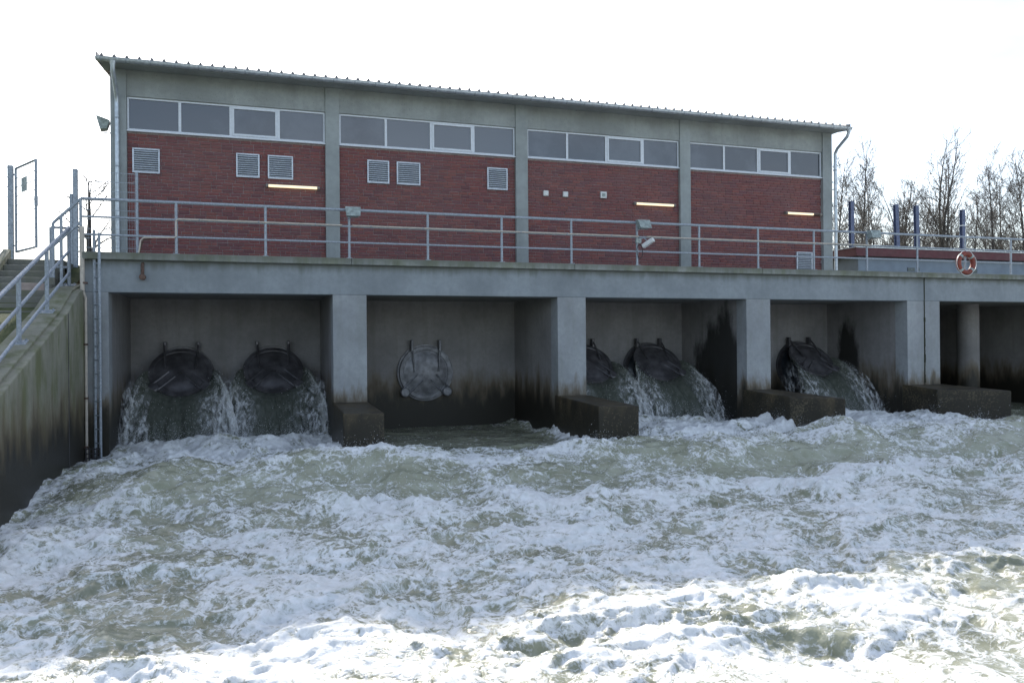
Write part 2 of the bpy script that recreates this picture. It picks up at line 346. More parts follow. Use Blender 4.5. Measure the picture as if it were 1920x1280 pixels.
# ------------------------------------------------------------ outfall works (concrete)
PX = [(.42, .839), (5.2, 5.924), (10.4, 11.124), (15.6, 16.324), (20.8, 21.385)]
BACK = 3.23
def build_outfall(name, label, x0, x1, piers, blocks, extra=(), BACK=BACK):
    T = thing(name, label, 'outfall', (x0, 0, WL))
    MB().box(x0, .0, 1.08, x1, .45, 1.722).build('front_beam', m_beam, T, .012)
    # coping cast in lengths
    xx = x0-.03
    while xx < x1-.05:
        e = min(xx+5.2, x1); MB().box(xx, -.14, 1.72, e-.006, .5, 1.862).build('coping', m_cop, T, .015); xx = e
    MB().box(x0, .45, 1.13, x1, BACK+.37, 1.775 if BACK > 4 else 1.845).build('deck_slab', m_soffit, T)
    MB().box(x0, BACK, -3.6, x1, BACK+.37, 1.13).build('back_wall', m_bay, T)
    for (p0, p1) in piers:
        o = MB().box(p0, .003, -3.6, p1, .45, 1.08).build('pier', m_pier, T, .012)
        MB().box(p0+.004, .45, -3.6, p1-.004, BACK, 1.13).build('bay_wall', m_bay, T)
    for (p0, p1, yl, yr) in blocks:
        b = MB(); zt, zf = -1.24, -1.32
        b.add([(p0, .2, -3.6), (p1, .2, -3.6), (p1, yr, -3.6), (p0, yl, -3.6), (p0, .2, zt), (p1, .2, zt), (p1, yr, zf), (p0, yl, zf)],
              [(0, 1, 2, 3), (7, 6, 5, 4), (3, 2, 6, 7), (2, 1, 5, 6), (0, 3, 7, 4), (1, 0, 4, 5)])
        b.build('pier_nose', m_block, T, .025)
    for f in extra: f(T)
    return T
OUT = build_outfall('outfall', 'long pale concrete outfall with four open bays under the brick pump house', .42, 21.385, PX,
    [(5.18, 5.94, -1.95, -2.15), (10.38, 11.14, -2.3, -2.65), (15.58, 16.34, -1.7, -2.7), (20.78, 21.95, -1.0, -2.2)])
def ex(T):
    MB().lathe([(.33, -3.6), (.33, 1.13)], (25.75, 2.5, 0), (0, 0, 1), 28).build('round_column', m_bay, T)
OUT2 = build_outfall('outfall', 'further concrete outfall past the dark mossy joint, round column in its bay', 21.405, 34, [(21.405, 21.95), (28.5, 29.2), (33.4, 34)], [], [ex], 7.0)
# joint seam with moss
j = MB(); 
for k in range(26):
    z = -1.2+k*.113; j.tube([(21.395+random.uniform(-.006, .006), -.005, z), (21.395+random.uniform(-.006, .006), -.006, z+.12)], random.uniform(.012, .028) if z < .6 else .012, 5)
tag(j.build('joint_seal', simple('moss_joint', (.03, .035, .018), .9, 0, .5, 9)), 'dark mossy seal running down the joint between the two outfalls', 'joint seal')
# wing wall
wp = [(.45, 1.22), (-.5, 1.05), (-1.55, .62), (-4.1, -.14), (-9.5, -1.75), (-9.5, -3.8), (.45, -3.8)]
WW = thing('wing_wall', 'sloping stained concrete wing wall beside the rushing water, carrying the handrail', 'wall', (.2, -4, WL))
def wtop(y):
    pts = wp[:5][::-1]; return float(np.interp(y, [p[0] for p in pts], [p[1] for p in pts]))
MB().prism([p for p in wp], 0, -.08, .42).build('wall_body', m_wing, WW, .02)
cp = MB(); cw = [(y, z) for y, z in wp[:5]]
cp.prism([(y, z-.02) for y, z in cw]+[(y, z+.045) for y, z in cw[::-1]], 0, -.12, .30); cp.build('coping', m_wing, WW, .01)
MB().box(.421, -1.56, -2.9, .428, -1.535, .60).build('joint_line', m_irond, WW)
# flat landing slab and block at the foot of the steps
MB().box(-1.15, -.85, .3, -.13, .2, .92).build('landing', m_step, WW, .01)
tag(MB().box(-.62, -.60, .915, -.16, -.25, 1.2).build('concrete_block', simple('pale_block', (.33, .27, .25), .9, 0, .15, 9, .3), None, .01), 'small pale rectangular concrete block on the landing behind the handrail', 'block')
# steps
ST = thing('steps', 'flight of dark worn concrete steps climbing to the open gate', 'stairs', (-.55, -.3, .4))
ns = 10
for k in range(ns):
    y = -1.75+k*.285; z = .50+k*.142
    MB().box(-1.10, y, z-.16, -.09, y+.36+(1.3 if k == ns-1 else 0), z).build('step', m_step, ST, .012)
MB().prism([(-1.9, .25), (-1.9, .55), (1.1, 2.0), (1.1, 1.6)], 0, -1.24, -1.102).build('stringer', m_wing, ST, .01)

# ------------------------------------------------------------ pump house
X0, X1 = .38, 21.35; FY = 3.58; ZD = 1.85
H = thing('pump_house', 'long red brick pump house with concrete frame, high window bands and metal roof', 'building', (10.8, 6, ZD))
cols = [(.38, .735), (5.41, 5.765), (10.61, 10.965), (15.81, 16.165), (20.99, 21.35)]
ZWB, ZWT, ZS = 5.22, 6.03, 6.66
MB().box(.40, 3.82, 1.80, 21.33, 12.4, 6.66).build('core_wall', m_mortar, H)
for c in cols: MB().box(c[0], FY, ZD-.03, c[1], 3.83, ZS).build('column', m_col, H, .008)
BM = {}
def brick_mesh(L_):
    if L_ not in BM:
        me = bpy.data.meshes.new('brick'); e = .004; h = .0705; d = .03
        v = [(0, d, 0), (L_, d, 0), (L_, d, h), (0, d, h), (0, e, 0), (L_, e, 0), (L_, e, h), (0, e, h), (e, 0, e), (L_-e, 0, e), (L_-e, 0, h-e), (e, 0, h-e)]
        f = [(0, 1, 5, 4), (1, 2, 6, 5), (2, 3, 7, 6), (3, 0, 4, 7), (4, 5, 9, 8), (5, 6, 10, 9), (6, 7, 11, 10), (7, 4, 8, 11), (8, 9, 10, 11)]
        me.from_pydata(v, [], f); me.materials.append(m_brick); me.update(); BM[L_] = me
    return BM[L_]
hw = wloc(H)
for k in range(4):
    p0, p1 = cols[k][1], cols[k+1][0]
    panel = MB().box(p0, 3.70, ZD-.03, p1, 3.81, ZWB).build('brick_panel', m_mortar, H)
    pw = wloc(panel); stuff = MB(); nind = 0
    nrow = int((ZWB-ZD+.03)/.0833)
    for rr in range(nrow+1):
        z = ZD-.02+rr*.0833
        if z+.0715 > ZWB: break
        x = p0+.004; first = True
        pat = rr % 4
        while x < p1-.03:
            L_ = .24
            if first: L_ = (.24, .115, .24, .1775)[pat]; first = False
            elif random.random() < .10: L_ = .115
            if x+L_ > p1-.004: L_ = round(p1-.004-x, 3)
            if L_ < .03: break
            yy = 3.684+random.uniform(-.003, .003); zz = z+random.uniform(-.0015, .0015)
            if k == 0 and nind < 300 and z > 3.35 and L_ in (.24, .115, .1775):
                o = bpy.data.objects.new('brick', brick_mesh(L_)); COL.objects.link(o); o.parent = panel; o.location = Vector((x, yy, zz))-pw; nind += 1
            else:
                e = .004; h = .0715; d = .03
                v = [(0, d, 0), (L_, d, 0), (L_, d, h), (0, d, h), (0, e, 0), (L_, e, 0), (L_, e, h), (0, e, h), (e, 0, e), (L_-e, 0, e), (L_-e, 0, h-e), (e, 0, h-e)]
                stuff.add([(x+q[0], yy+q[1], zz+q[2]) for q in v], [(0, 1, 5, 4), (1, 2, 6, 5), (2, 3, 7, 6), (3, 0, 4, 7), (4, 5, 9, 8), (5, 6, 10, 9), (6, 7, 11, 10), (7, 4, 8, 11), (8, 9, 10, 11)])
            x += L_+.0125
    stuff.build('brickwork', m_bricks, panel, kind='stuff')
    # lintel band over the windows
    MB().box(p0, 3.615, ZWT, p1, 3.83, ZS).build('lintel', m_lint, H, .006)
    # window band
    W = MB(); y0, y1, t = 3.665, 3.76, .045
    W.box(p0+.004, y0, ZWB, p1-.004, y1, ZWB+t); W.box(p0+.004, y0, ZWT-t-.002, p1-.004, y1, ZWT-.002)
    W.box(p0+.004, y0, ZWB+t, p0+t, y1, ZWT-t-.002); W.box(p1-t, y0, ZWB+t, p1-.004, y1, ZWT-t-.002)
    win = W.build('window_band', m_frame, H, .004)
    MB().box(p0+.002, 3.60, ZWB-.03, p1-.002, 3.72, ZWB-.001).build('sill', m_frame, win)
    wd = (p1-p0)
    mull = [p0+wd*q for q in (.253, .506, .752)]
    for mm in mull: MB().box(mm-.032, y0-.003, ZWB+t, mm+.032, y1, ZWT-t-.002).build('mullion', m_frame, win, .003)
    edges = [p0+t]+mull+[p1-t]
    for q in range(4):
        l = edges[q]+(.032 if q else 0); rgt = edges[q+1]-(.032 if q < 3 else 0)
        if q == 2:
            fr = MB(); f = .05; zb, zt = ZWB+t, ZWT-t-.002
            fr.box(l, y0-.02, zb, rgt, y1-.03, zb+f); fr.box(l, y0-.02, zt-f, rgt, y1-.03, zt); fr.box(l, y0-.02, zb+f, l+f, y1-.03, zt-f); fr.box(rgt-f, y0-.02, zb+f, rgt, y1-.03, zt-f)
            fr.build('casement', m_frame, win, .003); l += f; rgt -= f; MB().box(l, y0+.012, zb+f, rgt, y0+.02, zt-f).build('pane', m_glass, win)
        else: MB().box(l, y0+.03, ZWB+t, rgt, y0+.038, ZWT-t-.002).build('pane', m_glass, win)
# louvre vents
vents = [(.85, 1.46, 4.20, 4.80), (3.22, 3.78, 4.23, 4.83), (3.98, 4.60, 4.23, 4.83), (6.49, 7.07, 4.26, 4.87), (7.27, 7.91, 4.26, 4.87), (9.79, 10.38, 4.26, 4.87), (20.0, 20.60, 2.2, 2.82)]
for (xa, xb, za, zb) in vents:
    fr = MB(); f = .035; y0 = 3.63
    fr.box(xa, y0, za, xb, 3.69, za+f); fr.box(xa, y0, zb-f, xb, 3.69, zb); fr.box(xa, y0, za+f, xa+f, 3.69, zb-f); fr.box(xb-f, y0, za+f, xb, 3.69, zb-f)
    v = fr.build('louvre_vent', m_vent, H, .003)
    MB().box(xa+f, 3.672, za+f, xb-f, 3.69, zb-f).build('backing', m_ventd, v)
    nsl = 10
    for q in range(nsl):
        zc = za+f+(zb-za-2*f)*(q+.5)/nsl; s_ = MB()
        s_.prism([(y0+.002, zc-.022), (y0+.002, zc-.012), (3.672, zc+.024), (3.672, zc+.014)], 0, xa+f, xb-f); s_.build('slat', m_vent, v)
# roof
RX0, RX1 = .20, 21.50; RYF = 2.98; PITCH = math.tan(R(7))
def rz(y): return 6.70+(y-RYF)*PITCH
roof = MB().prism([(RYF, rz(RYF)), (12.6, rz(12.6)), (12.6, rz(12.6)+.035), (RYF, rz(RYF)+.035)], 0, RX0, RX1).build('roof', m_roof, H)
MB().box(RX0+.02, 3.06, 6.662, RX1-.02, 3.82, 6.698).build('soffit', m_lint, roof)
MB().box(RX0+.02, 3.0, 6.60, RX1-.02, 3.06, 6.71).build('fascia', m_col, roof)
for xx in (RX0-.012, RX1-.02): MB().prism([(RYF-.06, 6.60), (12.6, rz(12.6)-.08), (12.6, rz(12.6)+.1), (RYF-.06, rz(RYF)+.09)], 0, xx, xx+.03).build('verge_trim', m_roof, roof)
rib = bpy.data.meshes.new('roof_rib')
t0, t1, hh = .038, .014, .055; ya, yb = -.03, 9.6
rib.from_pydata([(-t0, ya, .036+ya*PITCH), (t0, ya, .036+ya*PITCH), (t1, ya, .036+hh+ya*PITCH), (-t1, ya, .036+hh+ya*PITCH), (-t0, yb, .036+yb*PITCH), (t0, yb, .036+yb*PITCH), (t1, yb, .036+hh+yb*PITCH), (-t1, yb, .036+hh+yb*PITCH)], [],
    [(0, 1, 2, 3), (7, 6, 5, 4), (1, 5, 6, 2), (2, 6, 7, 3), (3, 7, 4, 0), (0, 4, 5, 1)]); rib.materials.append(m_roof); rib.update()
rw = wloc(roof)
nr = 80
for k in range(nr):
    o = bpy.data.objects.new('roof_rib', rib); COL.objects.link(o); o.parent = roof; o.location = Vector((RX0+.1+k*(RX1-RX0-.2)/(nr-1), RYF, 6.70))-rw
# gutter
GY, GZ, GR = 2.915, 6.665, .072
g = MB(); prof = [(GY+GR*math.cos(t), GZ+GR*math.sin(t)) for t in np.linspace(math.pi, 2*math.pi, 11)]; inn = [(GY+(GR-.006)*math.cos(t), GZ+(GR-.006)*math.sin(t)) for t in np.linspace(2*math.pi, math.pi, 11)]
g.prism(prof+inn, 0, RX0-.02, RX1+.02); g.tube([(RX0-.02, GY-GR, GZ+.004), (RX1+.02, GY-GR, GZ+.004)], .011, 6)
for xx in (RX0-.02, RX1+.012): g.prism(prof, 0, xx, xx+.008)
gut = sm(g.build('gutter', m_zinc, H))
for k in range(41):
    x = RX0+.08+k*.526; bk = MB(); pr = [(GY+(GR+.006)*math.cos(t), GZ+(GR+.006)*math.sin(t)) for t in np.linspace(math.pi, 2*math.pi, 9)]; pi_ = [(GY+(GR+.001)*math.cos(t), GZ+(GR+.001)*math.sin(t)) for t in np.linspace(2*math.pi, math.pi, 9)]
    bk.prism(pr+pi_, 0, x, x+.028); bk.build('gutter_bracket', m_galv, gut)
for (x, dx) in ((.54, 0), (21.43, 0)):
    ytop = GY; yw = 3.50
    dp = MB(); px = x; pts = [(px, ytop, GZ-GR+.01), (px, ytop, 6.50), (px, ytop+.05, 6.38), (px, yw-.08, 6.02), (px, yw, 5.90), (px, yw, 5.8), (px, yw, ZD+.0)]
    if x > 20: pts = [(px, ytop, GZ-GR+.01), (px, ytop, 6.52), (px-.01, ytop+.06, 6.40), (px-.03, yw-.1, 6.12), (px-.03, yw, 5.98), (px-.03, yw, 5.9), (px-.03, yw, ZD)]
    dp.tube(pts, .05, 12); d = sm(dp.build('downpipe', m_zinc, H), 50)
    MB().lathe([(.075, 0), (.052, -.10)], (px, ytop, GZ-GR+.02), (0, 0, 1), 14).build('outlet', m_zinc, d)
    for zc in (5.45, 4.3, 3.1):
        q = MB(); q.lathe([(.056, -.02), (.056, .02)], (pts[-1][0], yw, zc), (0, 0, 1), 14); q.box(pts[-1][0]-.012, yw, zc-.012, pts[-1][0]+.012, FY+.005, zc+.012); q.build('pipe_clamp', m_galv, d)

# wall lamps
for (xa, xb, z, lit, lab) in ((3.92, 5.26, 4.04, 1., 'lit tube lamp on brick wall below a pair of louvre vents'), (14.27, 15.65, 4.07, 1., 'lit tube lamp on brick wall to one side of three small white boxes'), (19.56, 20.93, 4.02, .8, 'lit tube lamp with one dark end, above the low louvre vent')):
    T = thing('tube_lamp', lab, 'lamp', ((xa+xb)/2, 3.68, z), 'tube lamps on the brick wall')
    MB().box(xa+.03, 3.635, z+.015, xb-.03, 3.69, z+.06).build('housing', m_lamp, T, .008)
    e = xa+.07+(xb-xa-.14)*lit
    sm(MB().tube([(xa+.07, 3.60, z), (e, 3.60, z)], .034, 12).build('tube', m_tube, T))
    if lit < 1: sm(MB().tube([(e+.002, 3.60, z), (xb-.07, 3.60, z)], .034, 12).build('dark_tube_end', m_rust, T))
    for xx in (xa, xb-.07): MB().tube([(xx, 3.60, z), (xx+.07, 3.60, z)], .045, 12).build('end_cap', m_lamp, T); 
    for xx in (xa+.01, xb-.06): MB().box(xx, 3.60, z-.02, xx+.05, 3.69, z+.03).build('holder', m_lamp, T)
# small white boxes
for k, (x, z, s_, lab) in enumerate(((11.52, 4.24, .075, 'small plain white box on brick wall right next to the concrete column'), (12.12, 4.24, .075, 'small plain white box on brick wall, the middle one of three'), (13.31, 4.28, .095, 'larger white box with grey grille on brick wall'))):
    T = thing('wall_box', lab, 'box', (x, 3.68, z-s_), 'small white boxes on the brick wall')
    MB().box(x-s_, 3.62, z-s_, x+s_, 3.69, z+s_).build('case', m_white, T, .008)
    if k == 2: MB().box(x-s_*.55, 3.612, z-s_*.6, x+s_*.55, 3.622, z+s_*.5).build('grille', m_greybox, T)
    else: MB().box(x-s_*.75, 3.613, z-s_*.75, x+s_*.75, 3.622, z+s_*.75).build('cover', m_white, T, .004)
# floodlight on the left gable corner
T = thing('floodlight', 'grey floodlight on an arm from the corner of the pump house', 'floodlight', (.2, 3.75, 5.3))
fl = MB(); fl.add([(-.06, 3.60, 5.52), (-.10, 3.98, 5.52), (.20, 3.98, 5.42), (.24, 3.60, 5.42), (.02, 3.64, 5.20), (.0, 3.94, 5.20), (.15, 3.92, 5.22), (.17, 3.66, 5.22)], [(0, 1, 2, 3), (7, 6, 5, 4), (0, 3, 7, 4), (3, 2, 6, 7), (2, 1, 5, 6), (1, 0, 4, 5)])
fl.v = [(q[0]+.13, q[1], q[2]) for q in fl.v]; fl.build('lamp_head', m_greybox, T, .01); MB().tube([(.22, 3.8, 5.24), (.22, 3.8, 5.15), (.39, 3.8, 5.15)], .015, 6).build('arm', m_galv, T)

# ------------------------------------------------------------ railing on the deck
RY = -.05; ZR = (2.905, 2.555, 2.205); ZC = 1.86
RL = thing('railing', 'long grey steel railing with three rails along the deck edge', 'railing', (12, RY, ZC))
posts = [.37+1.7285*k for k in range(20)]
XE = posts[-1]
for q, z in enumerate(ZR): sm(MB().tube([(posts[0], RY, z), (XE, RY, z)], (.030, .022, .022)[q], 10).build('rail', m_galv, RL))
for x in posts:
    p_ = sm(MB().tube([(x, RY, ZC-.02), (x, RY, ZR[0])], .028, 10).build('post', m_galv, RL))
    MB().box(x-.06, RY-.06, ZC-.002, x+.06, RY+.06, ZC+.014).build('base_plate', m_galv, p_)
# conduit strapped to the mid rail
T = thing('cable_conduit', 'thin pale conduit strapped along the middle rail of the deck railing', 'conduit', (8, RY, 2.5))
zc = ZR[1]+.012
for xa, xb in ((2.14, 5.4), (5.62, 12.5), (12.72, 19.5)):
    sm(MB().tube([(xa, RY-.034, zc), (xb, RY-.034, zc)], .016, 8).build('pipe', m_pvc, T))
    x = xa+.4
    while x < xb: MB().lathe([(.021, -.012), (.021, .012)], (x, RY-.034, zc), (1, 0, 0), 8).build('clip', m_galv, T); x += 1.15
sm(MB().tube([(2.14, RY-.034, zc), (2.10, RY-.045, zc-.03), (2.10, RY-.045, 2.22), (2.06, RY-.045, 2.19), (1.5, RY-.03, 2.175), (1.44, RY-.01, 2.12), (1.40, RY, 1.86)], .015, 8).build('pipe_drop', m_pvc, T))
# floodlights on posts
for (x, lab, tilt) in ((posts[3], 'weathered floodlight on the railing in front of a column, with no camera under it', .0), (posts[7], 'weathered floodlight on the railing above a small white camera', .12), (posts[11], 'weathered floodlight on the railing beside the low red-edged annex', -.16)):
    T = thing('rail_floodlight', lab, 'floodlight', (x, RY, 2.6), 'floodlights on the deck railing')
    cx = x+.05; yb, zt = RY-.10, 2.93; tl = .10
    b_ = MB(); b_.add([(cx-.15, yb-.16, zt), (cx+.15, yb-.16, zt), (cx+.15, yb, zt+.02), (cx-.15, yb, zt+.02), (cx-.13+tilt*.2, yb-.24, zt-.19), (cx+.13+tilt*.2, yb-.24, zt-.19), (cx+.12+tilt*.2, yb-.03, zt-.20), (cx-.12+tilt*.2, yb-.03, zt-.20)], [(3, 2, 1, 0), (4, 5, 6, 7), (0, 1, 5, 4), (1, 2, 6, 5), (2, 3, 7, 6), (3, 0, 4, 7)])
    hd = b_.build('lamp_head', m_greybox, T, .012)
    MB().add([(cx-.165, yb-.175, zt-.0), (cx+.165, yb-.175, zt), (cx+.165, yb-.155, zt+.012), (cx-.165, yb-.155, zt+.012), (cx-.145+tilt*.2, yb-.262, zt-.2), (cx+.145+tilt*.2, yb-.262, zt-.2), (cx+.145+tilt*.2, yb-.242, zt-.2), (cx-.145+tilt*.2, yb-.242, zt-.2)], [(3, 2, 1, 0), (4, 5, 6, 7), (0, 1, 5, 4), (1, 2, 6, 5), (2, 3, 7, 6), (3, 0, 4, 7)]).build('front_frame', m_greybox, hd, .004)
    MB().tube([(x, RY, 2.70), (x, RY-.06, 2.72), (cx, yb-.09, 2.76)], .014, 6).build('bracket', m_galv, T)
x = posts[7]
T = thing('camera', 'small white camera on a bracket fixed to the railing post', 'camera', (x, RY, 2.3))
cm = MB(); cm.box(-.055, -.16, -.05, .055, .16, .05); ca = Matrix.Rotation(R(35), 4, 'Z') @ Matrix.Rotation(R(-28), 4, 'X')
cm.v = [tuple(ca @ Vector(v)+Vector((x+.22, RY-.16, 2.40))) for v in cm.v]; cm.build('body', m_white, T, .012)
MB().box(x-.06, RY-.085, 2.40, x+.08, RY-.02, 2.52).build('junction_box', m_greybox, T, .01)
MB().tube([(x+.05, RY-.05, 2.48), (x+.14, RY-.07, 2.53), (x+.20, RY-.13, 2.46)], .014, 6).build('bracket', m_galv, T)
tag(MB().tube([(x+.05+.075*math.cos(t), RY-.05+.01*math.sin(3*t), 2.20+.17*math.sin(t)) for t in np.linspace(0, 2*math.pi*1.9, 44)], .009, 5).build('cable_coil', m_black), 'black coil of spare cable hanging on the railing post under the camera', 'cable')
# lifebuoy
lx, lz, ly = 22.79, 2.155, -.115
T = thing('lifebuoy', 'orange lifebuoy with pale bands hung on the deck railing', 'lifebuoy', (lx, ly, lz-.33))
def torus_arc(t0, t1, Rm, rr, n=24, m=12):
    return MB().tube([(lx+Rm*math.cos(t), ly, lz+Rm*math.sin(t)) for t in np.linspace(t0, t1, n)], rr, m)
sm(torus_arc(0, 2*math.pi, .265, .068, 49, 14).build('ring', m_orange, T))
for k in range(4): sm(torus_arc(R(45+90*k-7), R(45+90*k+7), 265e-3, .0705, 6, 14).build('reflective_band', m_greybox, T))
rp_ = []
for k in range(4):
    for t in np.linspace(0, 1, 8)[:-1]: an = R(45+90*(k+t)); rp_.append((lx+(.335+.03*math.sin(math.pi*t))*math.cos(an), ly-.03, lz+(.335+.03*math.sin(math.pi*t))*math.sin(an)))
MB().tube(rp_+[rp_[0]], .008, 5).build('rope', m_white, T)
MB().tube([(lx, ly+.02, lz+.2), (lx+.05, RY-.02, lz+.2)], .012, 6).build('hook', m_galv, T)
# staff gauge board at the far right on the railing
T = thing('gauge_board', 'narrow white gauge board with dark ticks fixed to the railing', 'gauge', (25.05, -.12, 1.75))
MB().box(24.98, -.16, 1.72, 25.12, -.145, 2.42).build('board', m_white, T)
for k in range(9): MB().box(24.98, -.163, 1.77+k*.07, 25.05 if k % 2 else 25.09, -.1605, 1.795+k*.07).build('tick', m_black, T)
MB().box(25.0, -.145, 2.19, 25.1, -.07, 2.22).build('clamp', m_galv, T)
# rusty drain hook on the beam
T = thing('drain_pipe', 'short rusty pipe with round end bolted to the pale beam', 'pipe', (1.47, -.05, 1.4))
sm(MB().tube([(1.47, .0, 1.66), (1.47, -.06, 1.64), (1.47, -.07, 1.58), (1.47, -.07, 1.42)], .032, 8).build('pipe', m_rust, T))
MB().lathe([(.062, -.045), (.062, .045)], (1.47, -.07, 1.385), (0, 1, 0), 16).build('end_cap', m_rust, T)
tag(sm(MB().tube([(1.36, .25, 1.85), (1.41, .25, 2.02), (1.45, .25, 2.17), (1.60, .25, 2.20)], .018, 6).build('bent_rod', m_rust)), 'dark bent rod standing on the deck behind the railing', 'rod')

# ------------------------------------------------------------ stair / wing wall railing, ladder, pipe
T = thing('stair_railing', 'sloping steel handrail on base plates down the wing wall', 'railing', (.12, -3.5, 0))
WX = .12
def rb(y): return 1.09+.345*y
py = [.17, -1.69, -3.53, -5.39, -7.25]
for q, hgt in enumerate((1.20, .74, .31)): sm(MB().tube([(WX, .17, rb(.17)+hgt), (WX, -7.25, rb(-7.25)+hgt)], (.034, .027, .027)[q], 10).build('rail', m_galv, T))
for y in py:
    zt = wtop(y)+.04; p_ = sm(MB().tube([(WX, y, zt), (WX, y, rb(y)+1.2)], .034, 10).build('post', m_galv, T))
    pb = MB(); sl = .3; pb.add([(WX-.11, y-.11, zt-.11*sl-.008), (WX+.11, y-.11, zt-.11*sl-.008), (WX+.11, y+.11, zt+.11*sl-.008), (WX-.11, y+.11, zt+.11*sl-.008)]+[(WX-.11, y-.11, zt-.11*sl+.014), (WX+.11, y-.11, zt-.11*sl+.014), (WX+.11, y+.11, zt+.11*sl+.014), (WX-.11, y+.11, zt+.11*sl+.014)], [(0, 3, 2, 1), (4, 5, 6, 7), (0, 1, 5, 4), (1, 2, 6, 5), (2, 3, 7, 6), (3, 0, 4, 7)]); pb.build('base_plate', m_galv, p_)
    for (ax, ay) in ((-.08, -.08), (.08, -.08), (-.08, .08), (.08, .08)): MB().lathe([(.016, 0), (.016, .03)], (WX+ax, y+ay, zt+ay*sl+.01), (0, 0, 1), 6).build('bolt', m_galv, p_)
# return rails to an inner post
z = rb(.17)
for hgt in (1.20, .42): sm(MB().tube([(WX, .17, z+hgt), (-.19, .17, z+hgt)], .024, 8).build('return_rail', m_galv, T))
sm(MB().tube([(-.19, .17, .9), (-.19, .17, z+1.2)], .034, 10).build('inner_post', m_galv, T))
# upper rail from the deck corner down to the landing
T = thing('landing_railing', 'short steel handrail dropping from the deck corner to the landing', 'railing', (.1, -.02, 1.2))
sm(MB().tube([(.37, -.02, 2.90), (-.12, .02, 2.42)], .03, 10).build('rail', m_galv, T)); sm(MB().tube([(.37, -.02, 2.45), (-.12, .02, 1.97)], .024, 10).build('rail', m_galv, T))
for xx, zt in ((.02, 2.55), (-.12, 2.42)): sm(MB().tube([(xx, .0, 1.0), (xx, .0, zt)], .03, 8).build('post', m_galv, T))
# conduit post at the corner
T = thing('riser_pipe', 'tall vertical pipe strapped to the corner of the wing wall down to the water', 'pipe', (.45, -.08, WL))
sm(MB().tube([(.40, -.10, 1.1), (.40, -.10, 2.35)], .042, 10).build('upper_sleeve', m_pvc, T)); sm(MB().tube([(.455, -.10, -2.5), (.455, -.10, .95), (.40, -.10, 1.12)], .026, 10).build('pipe', m_pvc, T))
for zc in (1.25, .05, -1.0, -1.95): MB().box(.415, -.14, zc-.018, .49, -.06, zc+.018).build('strap', m_rust, T)
# ladder
T = thing('ladder', 'grey steel ladder down the abutment into the water', 'ladder', (.66, -.15, WL))
A_, B_ = Vector((.605, -.06, 0)), Vector((.725, -.26, 0))
for q, (P_, zt) in enumerate(((A_, 2.30), (B_, 2.22))):
    s_ = MB().tube([(P_.x, P_.y, -2.35), (P_.x, P_.y, zt)], .028, 8); sm(s_.build('stringer', m_galv, T))
for k in range(15):
    zc = -2.15+k*.27
    MB().tube([(A_.x, A_.y, zc), (B_.x, B_.y, zc)], .014, 6).build('rung', m_galv, T)
for zc in (1.0, -.6, -1.6): MB().box(.585, -.06, zc-.02, .625, .01, zc+.02).build('wall_bracket', m_galv, T)
# small debris grid at the ladder foot
T = thing('foot_grating', 'small dark wet metal grating at the foot of the ladder', 'grating', (.55, -.25, -2.1))
for zc in (-1.98, -2.07, -2.16): MB().tube([(.46, -.2, zc), (.72, -.3, zc)], .012, 6).build('bar', m_irond, T)
for q in range(5): MB().tube([(.46+q*.065, -.2-q*.025, -2.25), (.46+q*.065, -.2-q*.025, -1.95)], .012, 6).build('bar', m_irond, T)

# ------------------------------------------------------------ gate and fence
def mesh_panel(p, q, z0, z1, parent, hz=.2, vz=.05, r1=.009, r2=.003):
    m_ = MB(); p = Vector(p); q = Vector(q); n = int((z1-z0)/hz+.5)
    for k in range(n+1):
        z = z0+(z1-z0)*k/n; m_.tube([(p.x, p.y, z), (q.x, q.y, z)], r1, 4)
    L_ = (q-p).length; n = max(1, int(L_/vz))
    for k in range(1, n):
        c = p.lerp(q, k/n); m_.tube([(c.x, c.y, z0), (c.x, c.y, z1)], r2, 3)
    return m_.build('wire_mesh', m_galv, parent)
FYY = 1.8
T = thing('gate', 'open narrow steel gate leaf with wires and small plate above the steps', 'gate', (-1.22, FYY, 1.85))
hx, hy = -1.17, FYY-.02; tx, ty = -1.17+.60, FYY-1.05   # leaf swung out towards the water
z0, z1 = 2.02, 3.78
lf = MB(); lf.tube([(hx, hy, z0), (hx, hy, z1), (tx, ty, z1), (tx, ty, z0), (hx, hy, z0)], .028, 6); lf.build('leaf_frame', m_galv, T)
mesh_panel((hx, hy), (tx, ty), z0+.02, z1-.02, T, vz=9)
u = Vector((tx-hx, ty-hy, 0)).normalized(); c0 = Vector((hx, hy, 0))+u*.38; c1 = Vector((hx, hy, 0))+u*.72
nrm = Vector((u.y, -u.x, 0)); 
sp = MB(); sp.add([c0+nrm*.012+Vector((0, 0, 3.22)), c1+nrm*.012+Vector((0, 0, 3.22)), c1+nrm*.012+Vector((0, 0, 3.52)), c0+nrm*.012+Vector((0, 0, 3.52)), c0+nrm*.016+Vector((0, 0, 3.22)), c1+nrm*.016+Vector((0, 0, 3.22)), c1+nrm*.016+Vector((0, 0, 3.52)), c0+nrm*.016+Vector((0, 0, 3.52))], [(0, 3, 2, 1), (4, 5, 6, 7), (0, 1, 5, 4), (1, 2, 6, 5), (2, 3, 7, 6), (3, 0, 4, 7)])
sp.build('plate', m_greybox, T)
for zc in (2.15, 3.65): MB().tube([(-1.27, FYY, zc), (hx, hy, zc)], .018, 6).build('hinge', m_galv, T)
MB().box(tx-.03, ty-.03, 2.85, tx+.03, ty+.03, 3.05).build('lock_case', m_galv, T, .005)
T = thing('fence', 'grey steel post and wire mesh fence joining the gate to the brick wall', 'fence', (0, FYY, 1.8))
for x, ww in ((-.05, .045), (1.16, .028)): MB().box(x-ww, FYY-ww, 1.7, x+ww, FYY+ww, 3.84).build('post', m_galv, T, .005)
